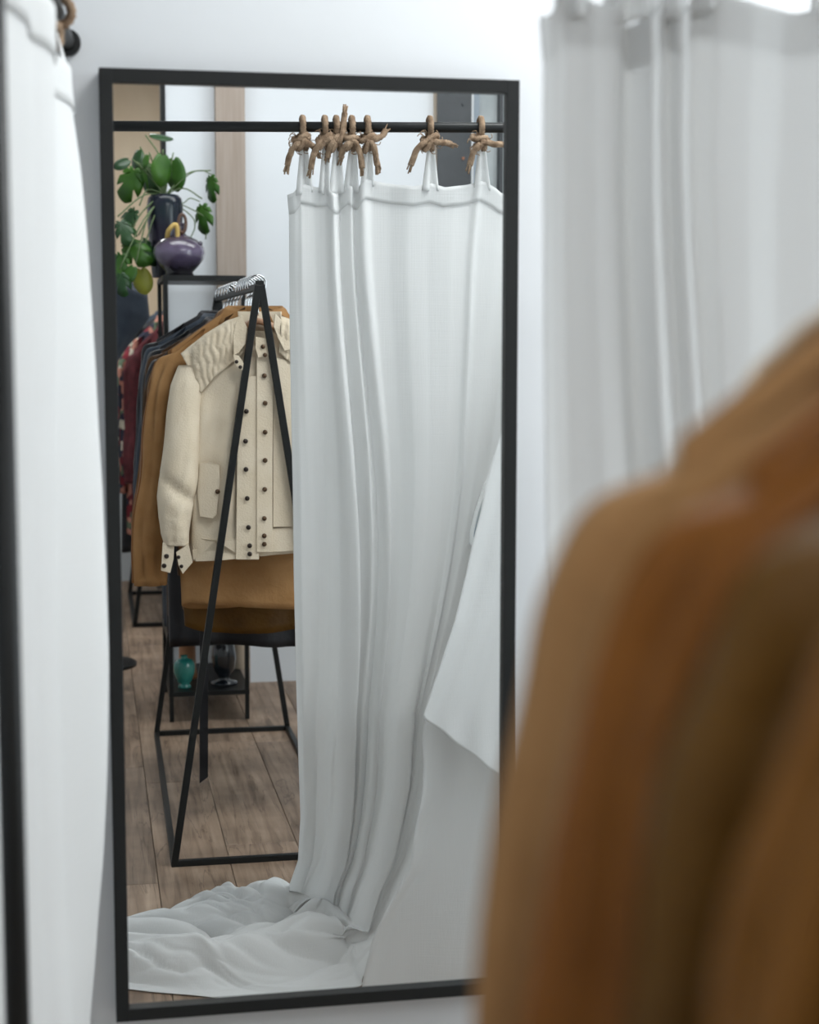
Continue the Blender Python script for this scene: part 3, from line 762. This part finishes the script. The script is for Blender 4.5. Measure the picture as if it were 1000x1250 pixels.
# body shell from left and right outlines, with a curved front
cjL = [(398, 297), (410, 268), (425, 240), (440, 232), (470, 236), (520, 236), (600, 233), (640, 232), (686, 232)]
cjR = [(398, 338), (410, 366), (425, 394), (440, 402), (470, 400), (600, 404), (668, 405)]
def cj_body(u, v, back=False):
    # u across, v down; the top follows the shoulders
    xs = 2 * u - 1
    ytop = 392 + 36 * abs(xs) ** 1.1 + (0 if abs(xs) > .22 else (22 if not back else 2) * (1 - (xs / .22) ** 2))
    ybot = 684 - 15 * u
    py = ytop + (ybot - ytop) * v
    L_, R_ = interp(cjL, py), interp(cjR, py)
    if v < .12:
        L_ = min(L_, 297 - (297 - 236) * abs(1)) if False else L_
    Lw = interp([(0, 234), (.12, 237), (.5, 234), (1, 232)], v); Rw = interp([(0, 398), (.12, 398), (1, 405)], v)
    px = Lw + (Rw - Lw) * u
    bulge = math.sqrt(max(0, 1 - abs(xs) ** 3.2))
    d = (.008 + .030 * sstep(0, .1, v)) * bulge
    fo = .006 * noise.noise(Vector((u * 5 + v * 3, v * 9 - u * 4, 11))) + .007 * math.sin(u * 26 + 2 * v) * sstep(.15, .4, v) * sstep(.95, .8, v) + .005 * noise.noise(Vector((u * 8, v * 3, 4)))
    p = M(px, py, YC)
    if back: p.y -= d + .3 * fo + .006
    else: p.y += d + fo
    return p
grid_obj('body_front', cj_body, 60, 60, CREAM, cj, solid=.002)
grid_obj('body_back', lambda u, v: cj_body(u, v, True), 40, 40, CREAM, cj, solid=.002)
def cjp(px, py, dy=0.0):
    """a point lying on the front of the cream jacket"""
    u = (px - 234) / (403 - 234); xs = max(-1, min(1, 2 * u - 1))
    return M(px, py, YC) + Vector((0, .038 * math.sqrt(max(0, 1 - abs(xs) ** 3.2)) + .006 + dy, 0))
def patch(name, pts, material, dy=0.0, th=.004, parent=None):
    return slab(name, [cjp(a, b, dy) for a, b in pts], th, material, parent or cj, bev=.0012)
# hem band, plackets, yokes, pocket, collar tabs
patch('hem_band', [(233, 655), (262, 657), (290, 655), (314, 656), (314, 680), (296, 679), (262, 682), (238, 684)], CREAM)
patch('hem_band', [(315, 644), (340, 643), (372, 642), (372, 669), (340, 671), (315, 671)], CREAM)
patch('placket', [(288, 462), (311, 458), (312, 540), (313, 620), (314, 680), (286, 680), (287, 600), (288, 520)], CREAM, .004)
patch('placket', [(311, 412), (331, 414), (331, 470), (330, 560), (330, 671), (311, 671), (311, 560), (311, 470)], CREAM, .008)
patch('front_panel', [(331, 436), (352, 440), (372, 446), (378, 520), (380, 640), (331, 641)], CREAM, .002, .003)
patch('pocket_flap', [(243, 564), (255, 563), (266, 566), (267, 585), (263, 626), (258, 631), (243, 629), (240, 600)], CREAM, .004)
# gathered shoulder yoke
def yoke_pt(u, v, s=1):
    A_ = [(221, 432), (250, 408), (276, 392), (294, 386)]; B_ = [(244, 479), (262, 458), (284, 441), (296, 430)]
    def L3(K, t):
        t *= 3; i = min(int(t), 2); t -= i; return (K[i][0] + (K[i + 1][0] - K[i][0]) * t, K[i][1] + (K[i + 1][1] - K[i][1]) * t)
    a, b = L3(A_, u), L3(B_, u)
    px, py = a[0] + (b[0] - a[0]) * v, a[1] + (b[1] - a[1]) * v
    if s < 0: px = 634 - px
    p = cjp(px, py, .006 + .012 * math.sin(PI * min(1, v + .15)) + .0014 * math.sin(u * 60 + v * 7 + 3 * noise.noise(Vector((u * 4, v * 4, 1)))) * sstep(1, .5, u) + .003 * noise.noise(Vector((u * 14, v * 6, 3))))
    if v < .1: p.y -= .02 * (1 - v * 10)
    return p
grid_obj('shoulder_yoke', lambda u, v: yoke_pt(u, v), 70, 24, CREAM2, cj, solid=.0035)
grid_obj('shoulder_yoke', lambda u, v: yoke_pt(u, v, -1), 40, 16, CREAM2, cj, solid=.0035)
# standing collar: open to show the hanger
def coll_pt(u, v):
    a = PI * 1.12 + (PI * .76) * u
    x = .058 * math.cos(a) * (1 + .1 * v); y = .03 * math.sin(a) * (1 + .2 * v)
    c = M(318, 405, YC); return c + Vector((x, y, .0 + .055 * v))
grid_obj('collar', coll_pt, 24, 6, CREAM, cj, solid=.003)
patch('collar_wing', [(293, 386), (299, 400), (297, 420), (288, 431), (283, 433), (282, 410), (286, 392)], CREAM2, .016, .006)
patch('collar_tab', [(282, 432), (289, 434), (297, 447), (297, 451), (290, 451), (284, 444)], CREAM, .022, .006)
patch('collar_wing', [(333, 383), (338, 388), (351, 402), (362, 424), (344, 428), (336, 412), (331, 398)], CREAM, .012, .006)
patch('collar_tab', [(309, 411), (322, 413), (326, 423), (325, 436), (312, 436), (309, 425)], CREAM, .016, .005)
patch('neck_lining', [(298, 404), (326, 404), (328, 414), (312, 418), (299, 415)], CREAM2, -.022, .004)
def snap(px, py, material=SNAP, dy=.012, r=.0066, q=None):
    p = q if q is not None else cjp(px, py, dy)
    v, f = tube_vf([p, p + Vector((0, .002, 0)), p + Vector((0, .0035, 0))], (lambda s: r * (1 - .35 * max(0, s - .5))), 14)
    mesh_obj('snap_button', v, f, material, cj)
    v, f = tube_vf([p + Vector((0, .0034, 0)), p + Vector((0, .0042, 0))], r * .4, 10)
for py, dx in ((501, 298.5), (537, 297.5), (571, 298), (606, 299.5), (641, 301), (663, 302.5), (673, 302.5)): snap(dx, py, SNAPD)
for px, py in ((320, 458), (321, 491), (321, 526), (321, 560), (320.5, 595), (320, 630), (320, 651), (320, 661)): snap(px, py, dy=.015)
for px, py in ((318, 423), (320.5, 433)): snap(px, py, dy=.023, r=.006)
for px, py in ((286, 441), (290.5, 447.5)): snap(px, py, dy=.030, r=.005, material=SNAPD)
snap(264, 598, dy=.009)
# sleeve nearest the mirror edge: upper arm, elbow fold, gathered wrist and open cuff
def sleeve_mesh(sgn):
    st = [(233, 446, 15, .024), (228, 470, 19, .034), (224, 505, 21, .038), (221, 545, 22, .040), (218, 580, 23, .040), (214, 605, 22, .036), (213, 630, 20, .034), (213, 650, 17, .030), (215, 664, 14, .024)]
    vs, fs = [], []; n = 32; rows = []
    for i in range((len(st) - 1) * 6 + 1):
        q = i / 6; k = min(int(q), len(st) - 2); t = q - k
        rows.append([st[k][m_] + (st[k + 1][m_] - st[k][m_]) * (t * t * (3 - 2 * t) if m_ == 3 else t) for m_ in range(4)])
    for i, (px, py, hw, ty) in enumerate(rows):
        for k in range(n):
            a = 2 * PI * k / n
            q = i / len(rows)
            wob = 1 + .10 * math.sin(5 * a + 3 * q) * sstep(.6, 1, q) + .16 * noise.noise(Vector((math.cos(a) * 2 + q * 3, math.sin(a) * 2, q * 7))) + .10 * noise.noise(Vector((math.cos(a) * 5 + q * 8, math.sin(a) * 3, q * 14)))
            X = px + hw * math.cos(a) * (1 + .03 * math.sin(q * 14))
            Yy = py + 6 * math.sin(a) * sstep(.4, .6, q) * (1 - sstep(.6, .8, q))
            if sgn < 0: X = 634 - X
            p = M(X, Yy, YC) + Vector((0, ty * math.sin(a) * wob + .006 + .02 * sstep(.0, .6, q), 0))
            # elbow crease
            cr = (py - 592) + (px + hw * math.cos(a) - 215) * -.75
            if math.sin(a) > 0: p.y -= .014 * math.exp(-(cr / 7) ** 2) * (1 if sgn > 0 else 0)
            vs.append(p)
    for i in range(len(rows) - 1):
        for k in range(n):
            k2 = (k + 1) % n; fs.append((i * n + k, i * n + k2, (i + 1) * n + k2, (i + 1) * n + k))
    fs.append(tuple(range(n)))
    return mesh_obj('sleeve', vs, fs, CREAM, cj, solid=.002)
sleeve_mesh(1); sleeve_mesh(-1)
def cf(pts, dy, th=.004): return slab('cuff', [M(a, b, YC) + Vector((0, dy, 0)) for a, b in pts], th, CREAM, cj, bev=.0012)
cf([(198, 660), (212, 662), (211, 680), (207, 697), (196, 694), (197, 676)], .030, .012)
cf([(214, 672), (229, 661), (234, 684), (222, 698), (217, 688)], .034, .010)
for px, py in ((202.5, 676.5), (199.5, 688)): snap(0, 0, SNAPD, q=M(px, py, YC) + Vector((0, .042, 0)))
for px, py in ((217, 677.5), (220.5, 688.5)): snap(0, 0, SNAPD, q=M(px, py, YC) + Vector((0, .044, 0)), r=.005)
slab('side_tab', [M(a, b, YC) + Vector((0, .012, 0)) for a, b in ((234, 670), (246, 668), (247, 681), (235, 682))], .01, CREAM, cj)

# coats behind it ---------------------------------------------------------------------------
specs = [
    # Y, name, label, material, hemz, hemw, out, slen, seed
    (1.995, 'suede_coat', 'long tan suede coat hanging directly behind the cream jacket', TAN, .755, .212, .075, .60, 11, DKBROWN),
    (2.065, 'leather_jacket', 'russet leather jacket, second behind the cream one', RUSSET, .70, .20, .080, .60, 12, None),
    (2.14, 'leather_coat', 'olive-brown leather coat whose hem hangs below the tan suede', BROWN, .845, .20, .06, .56, 13, None),
    (2.215, 'leather_coat', 'cognac leather coat at the lower right, in front of a dark brown jacket', COGNAC, .80, .20, .075, .58, 14, None),
    (2.30, 'leather_jacket', 'dark brown leather jacket next to the cognac coat, last of the leather ones', DKBROWN, .70, .205, .085, .60, 15, None),
]
for Yc, nm, lb, m_, hz, hw, ou, sl, sd, lp in specs:
    coat(nm, lb, 'coat' if 'coat' in nm else 'jacket', Yc, m_, hemz=hz, hemw=hw, out=ou, slen=sl, seed=sd, group=G, lapel=lp, thick=.024, zt=.075 - (Yc - 2) * .03, sh=.272, drop=.165, sr=.048)
    hanger(Yc, 'wooden hanger with chrome hook holding the ' + ' '.join(lb.replace('long ', '').replace(',', '').split()[:3 if 'brown leather' not in lb or 'olive' in lb else 4]))
dark = [(2.62, BLACKL, 'black leather coat behind the brown coats'), (2.74, DKBROWN, 'dark brown jacket between two black coats'), (2.86, BLACKL, 'glossy black leather jacket near the rack middle'),
        (3.0, NAVY, 'dark navy coat toward the far end of the rack'), (3.14, BLACKL, 'last black coat at the far end of the rack')]
for i, (Yc, m_, lb) in enumerate(dark):
    coat('dark_coat', lb, 'coat', Yc, m_, hemz=.98 if i != 1 else .9, hemw=.22, out=.05, slen=.60, seed=30 + i, group='dark coats on the A-frame rack', thick=.04, zt=.03 + .012 * i, sh=.27)
    hanger(Yc, 'chrome wire hanger holding the ' + lb.replace('behind the brown coats', 'next to the brown ones'), wooden=False)
# loose black belt hanging below the coats
bx = M(243, 760, 2.3)
tag(mesh_obj('belt', *(lambda P: (P, [(0, 1, 2, 3), (7, 6, 5, 4), (0, 4, 5, 1), (1, 5, 6, 2), (2, 6, 7, 3), (3, 7, 4, 0)]))(
    [M(244, 745, 2.3), M(254, 745, 2.3), M(254, 948, 2.3), M(243.5, 956, 2.3)] + [p + Vector((0, .004, 0)) for p in (M(244, 745, 2.3), M(254, 745, 2.3), M(254, 948, 2.3), M(243.5, 956, 2.3))]), BLACKL, smooth=False),
    'black coat belt with slanted tip hanging down behind the rack leg', 'belt')

# ------------------------------------------------------------------ shelf unit (etagere) with pots
EY0, EY1 = 3.60, 4.15
eL = M(199, 336, EY0).x; eR = M(300, 336, EY0).x; eT = M(250, 336, EY0).z
et = empty('shelf_unit', ((eL + eR) / 2, -(EY0 + EY1) / 2, 0), 'tall narrow black metal shelf unit with vases, in front of the back wall', 'shelf')
for x in (eL + .009, eR - .009):
    for y in (EY0 + .009, EY1 - .009): bar('leg', (x, -y, 0), (x, -y, eT - .004), .016, .016, BLACK, et)
for z, t in ((eT, .02), (1.28, .016), (.86, .016), (.33, .04), (.115, .018)):
    box('shelf', eL, eR, -EY0, -EY1, z - t, z, BLACK, et, bev=.001)
zs = .115
q = M(222, 843, 3.72)
def pot(name, px, Y, z, prof, material, label, cat, sc_=1.0):
    x = M(px, 600, Y).x
    t = empty(name, (x, -Y, z), label, cat)
    lathe('body', (x, -Y, z), [(r * sc_, h_ * sc_) for r, h_ in prof], material, t)
    return t
vase = [(.018, 0), (.026, .002), (.024, .010), (.020, .016), (.030, .03), (.038, .055), (.041, .08), (.038, .098), (.028, .108), (.013, .112), (.012, .120), (.015, .123), (.011, .121), (.010, .110)]
pot('teal_vase', 222, 3.68, zs, vase, TEAL, 'small glossy teal vase on the bottom shelf behind the rack', 'vase', 1.02)
cyl = [(.040, 0), (.042, .004), (.036, .05), (.034, .2), (.036, .225), (.030, .235), (.022, .238), (.020, .23)]
pot('clay_bottle', 226, 3.86, zs, cyl, ORANGEC, 'ochre clay cylinder jar standing behind the teal vase', 'jar', .93)
dk = [(.045, 0), (.050, .004), (.048, .010), (.02, .018), (.022, .03), (.040, .06), (.045, .10), (.040, .14), (.030, .165), (.033, .18), (.030, .178), (.02, .16)]
pot('dark_vase', 271, 3.72, zs, dk, DKGLASS, 'glossy black footed vase on the bottom shelf right of the teal one', 'vase', 1.05)
pot('pale_bottle', 293, 4.02, zs, cyl, mat('pale_clay', (0.45, 0.36, 0.27), rough=.6), 'pale clay jar at the right end of the bottom shelf', 'jar', .85)
# purple teapot-like flask with gold knot, on top
px_ = M(218.5, 300, 3.74); tp = empty('purple_flask', (px_.x, -3.74, eT), 'squat purple glazed pot with gold knot on the shelf top', 'pot')
bod = [(.045, 0), (.055, .004), (.050, .012), (.070, .03), (.090, .052), (.097, .072), (.092, .092), (.070, .112), (.040, .124), (.028, .128), (.020, .14), (.022, .16), (.026, .165), (.018, .163)]
lathe('body', (px_.x, -3.74, eT), [(r * 1.0, h_ * 1.2) for r, h_ in bod], PURPLE, tp)
ring = [Vector((px_.x + .012 + .014 * math.cos(t), -3.715, eT + .195 + .034 * math.sin(t))) for t in [2 * PI * i / 12 for i in range(13)]]
tube('ring_handle', ring, .006, mat('brown_glaze', (0.10, 0.05, 0.03), rough=.3), tp, sm=2)
tube('gold_cord', [Vector((px_.x - .045, -3.72, eT + .14)), Vector((px_.x - .038, -3.70, eT + .17)), Vector((px_.x - .012, -3.70, eT + .19)), Vector((px_.x - .008, -3.70, eT + .14)), Vector((px_.x - .03, -3.70, eT + .12))], .009, GOLD, tp, sm=4)
tube('spout', [Vector((px_.x + .05, -3.72, eT + .11)), Vector((px_.x + .07, -3.71, eT + .118)), Vector((px_.x + .08, -3.70, eT + .122))], .009, PURPLE, tp, sm=3)
# tall indigo vase with the plant
pv = M(202, 300, 3.92)
ZV = eT
pl = empty('potted_plant', (pv.x, -3.92, ZV), 'leafy monstera plant in a tall indigo vase on the shelf top', 'plant')
vt = M(202, 237, 3.92).z - ZV
prof = [(.048, 0), (.052, .004), (.060, vt * .3), (.068, vt * .7), (.069, vt * .86), (.064, vt * .95), (.052, vt * .99), (.034, vt), (.030, vt * .9)]
lathe('vase', (pv.x, -3.92, ZV), prof, INDIGO, pl)
MOUTH = Vector((pv.x, -3.92, ZV + vt - .01))
def leaf(px, py, Y, size, rot, tilt, material, notch=True, turn=0.0, seed=0):
    c = M(px, py, Y); rr = random.Random(seed)
    # outline of a split heart-shaped leaf (tip down at rot = 0)
    pts = []
    N = 44
    for i in range(N):
        t = i / N * 2 * PI
        r = .5 * (1 + .38 * math.cos(t)) * (1 - .22 * abs(math.sin(t))) * (1 - .45 * math.exp(-((t - PI) / .28) ** 2) if True else 1)
        r *= 1 + .10 * math.cos(2 * t)
        if notch and abs(math.sin(t)) > .35 and (i % 6 == 3): r *= .55
        pts.append((math.sin(t) * r * .92, -math.cos(t) * r))
    co, si = math.cos(rot), math.sin(rot)
    V = []
    def place(a, b, k):
        a2, b2 = a * size, b * size
        z_ = -.35 * size * (a * a * 1.8 + (b - .1) ** 2 * .6) * 1.0
        x, z = a2 * co - b2 * si, a2 * si + b2 * co
        v = Vector((x, z_, z)); 
        v = Matrix.Rotation(tilt, 3, 'X') @ v; v = Matrix.Rotation(turn, 3, 'Z') @ v
        return c + v
    V.append(place(0, .15, 0))
    for a, b in pts: V.append(place(a * .55, .15 + (b - .15) * .55, 0))
    for a, b in pts: V.append(place(a, b, 0))
    F_ = [(0, 1 + i, 1 + (i + 1) % N) for i in range(N)] + [(1 + i, 1 + N + i, 1 + N + (i + 1) % N, 1 + (i + 1) % N) for i in range(N)]
    o = mesh_obj('leaf', V, F_, material, pl, solid=.0012)
    mid = (MOUTH + c) / 2 + Vector((0, 0, .06 if c.z < MOUTH.z + .1 else .03))
    tip = place(0, .42, 0)
    tube('stem', [MOUTH - Vector((0, 0, .05)), MOUTH, mid, tip], .0028, STEM, pl, n=6, sm=5)
    return o
LV = [
    # px, py, Y, size, rot, tilt, mat, notch, turn
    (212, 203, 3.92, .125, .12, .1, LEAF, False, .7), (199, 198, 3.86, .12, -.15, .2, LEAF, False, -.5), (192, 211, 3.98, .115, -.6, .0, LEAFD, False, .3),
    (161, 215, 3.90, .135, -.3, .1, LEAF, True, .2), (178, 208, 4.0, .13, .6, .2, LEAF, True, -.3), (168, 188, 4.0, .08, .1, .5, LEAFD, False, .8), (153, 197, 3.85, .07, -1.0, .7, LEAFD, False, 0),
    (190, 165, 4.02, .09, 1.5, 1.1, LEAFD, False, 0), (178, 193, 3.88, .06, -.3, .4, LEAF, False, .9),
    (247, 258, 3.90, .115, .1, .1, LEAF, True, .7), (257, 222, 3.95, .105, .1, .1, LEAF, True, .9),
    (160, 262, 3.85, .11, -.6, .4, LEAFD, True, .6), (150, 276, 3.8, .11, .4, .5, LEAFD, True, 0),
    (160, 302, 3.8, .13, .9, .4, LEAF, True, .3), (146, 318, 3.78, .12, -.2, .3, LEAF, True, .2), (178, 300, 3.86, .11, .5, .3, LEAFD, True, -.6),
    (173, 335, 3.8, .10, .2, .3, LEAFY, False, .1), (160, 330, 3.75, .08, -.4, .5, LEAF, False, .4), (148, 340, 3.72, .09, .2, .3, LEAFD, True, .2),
]
for i, (a, b, Y, s, r_, t_, m_, nt_, tu) in enumerate(LV): leaf(a, b, Y, s * 1.02, r_, t_, m_, nt_, tu, i)
for pts in (((228, 215), (245, 208), (258, 213)), ((232, 262), (238, 276), (232, 292)), ((246, 262), (252, 275), (251, 292)), ((222, 248), (232, 242), (244, 246))):
    tube('stem', [MOUTH] + [M(a, b, 3.9) for a, b in pts], .0024, STEM, pl, n=6, sm=6)

# ------------------------------------------------------------------ second rack in the recess, with its clothes
cx2 = MF(165, 768).x; xr2 = cx2 + .46; xm2 = cx2 + .23; r2z = H + .19
r2 = empty('clothes_rack', (xm2, -6.2, 0), 'black clothes rack far behind the shelf unit, half hidden, holding plaid and dark clothes', 'clothes rack')
for Y in (5.70, 6.75):
    a = Vector((xm2, -Y, r2z)); l = Vector((cx2, -Y, .01)); r = Vector((xr2, -Y, .01))
    bar('leg', a, l, .022, .022, BLACK, r2); bar('leg', a, r, .022, .022, BLACK, r2); bar('base_bar', l, r, .022, .022, BLACK, r2)
bar('base_bar', (cx2, -5.70, .01), (cx2, -6.75, .01), .022, .022, BLACK, r2)
bar('base_bar', (xr2, -5.70, .01), (xr2, -6.75, .01), .022, .022, BLACK, r2)
bar('top_bar', (xm2, -5.70, r2z), (xm2, -6.75, r2z), .02, .02, BLACK, r2)
G2 = 'clothes on the far rack'
coat('maroon_cardigan', 'maroon knit cardigan in front of the plaid shirt on the far rack', 'cardigan', 5.78, MAROON, zt=.06, sh=.25, drop=.20, hemz=1.0, hemw=.23, chest=.23, thick=.04, out=.03, slen=.6, seed=52, group=G2, rackx=xm2)
coat('plaid_shirt', 'red and cream plaid shirt behind the maroon cardigan', 'shirt', 5.9, PLAID, zt=.10, sh=.29, drop=.24, hemz=1.02, hemw=.26, chest=.25, thick=.04, out=.06, slen=.66, seed=51, group=G2, rackx=xm2)
coat('dark_coat', 'black coat behind the plaid shirt on the far rack', 'coat', 6.05, BLACKL, zt=.10, sh=.30, drop=.16, hemz=1.12, hemw=.28, chest=.26, thick=.05, out=.05, slen=.7, seed=53, group=G2, rackx=xm2)
coat('dark_coat', 'dark navy coat hanging last on the far rack', 'coat', 6.25, NAVY, zt=.12, sh=.30, drop=.14, hemz=1.1, hemw=.27, chest=.26, thick=.05, out=.05, slen=.7, seed=54, group=G2, rackx=xm2)
# coat stand whose navy jacket shows at the mirror's edge
sx = .02; SY = 4.75
st = empty('coat_stand', (sx, -SY, 0), 'black coat stand behind the racks, hidden by the navy jacket it carries', 'coat stand')
tube('pole', [(sx, -SY, 0), (sx, -SY, 1.76)], .014, BLACK, st, n=14)
lathe('base', (sx, -SY, 0), [(.16, 0), (.16, .012), (.15, .018), (.016, .03)], BLACK, st)
for k in range(4):
    a = k * PI / 2 + .4
    tube('hook', [(sx, -SY, 1.70), (sx + .04 * math.cos(a), -SY + .04 * math.sin(a), 1.69), (sx + .07 * math.cos(a), -SY + .07 * math.sin(a), 1.74)], .006, BLACK, st, n=8, sm=5)
coat('navy_jacket', 'puffy dark navy jacket with round shoulder at the mirror edge', 'jacket', 4.62, NAVY, zt=.262, sh=.268, drop=.10, hemz=.17, hemw=.05, chest=.235, thick=.09, seed=50, rackx=.02, collar=False, nfold=4, sleeves=False)
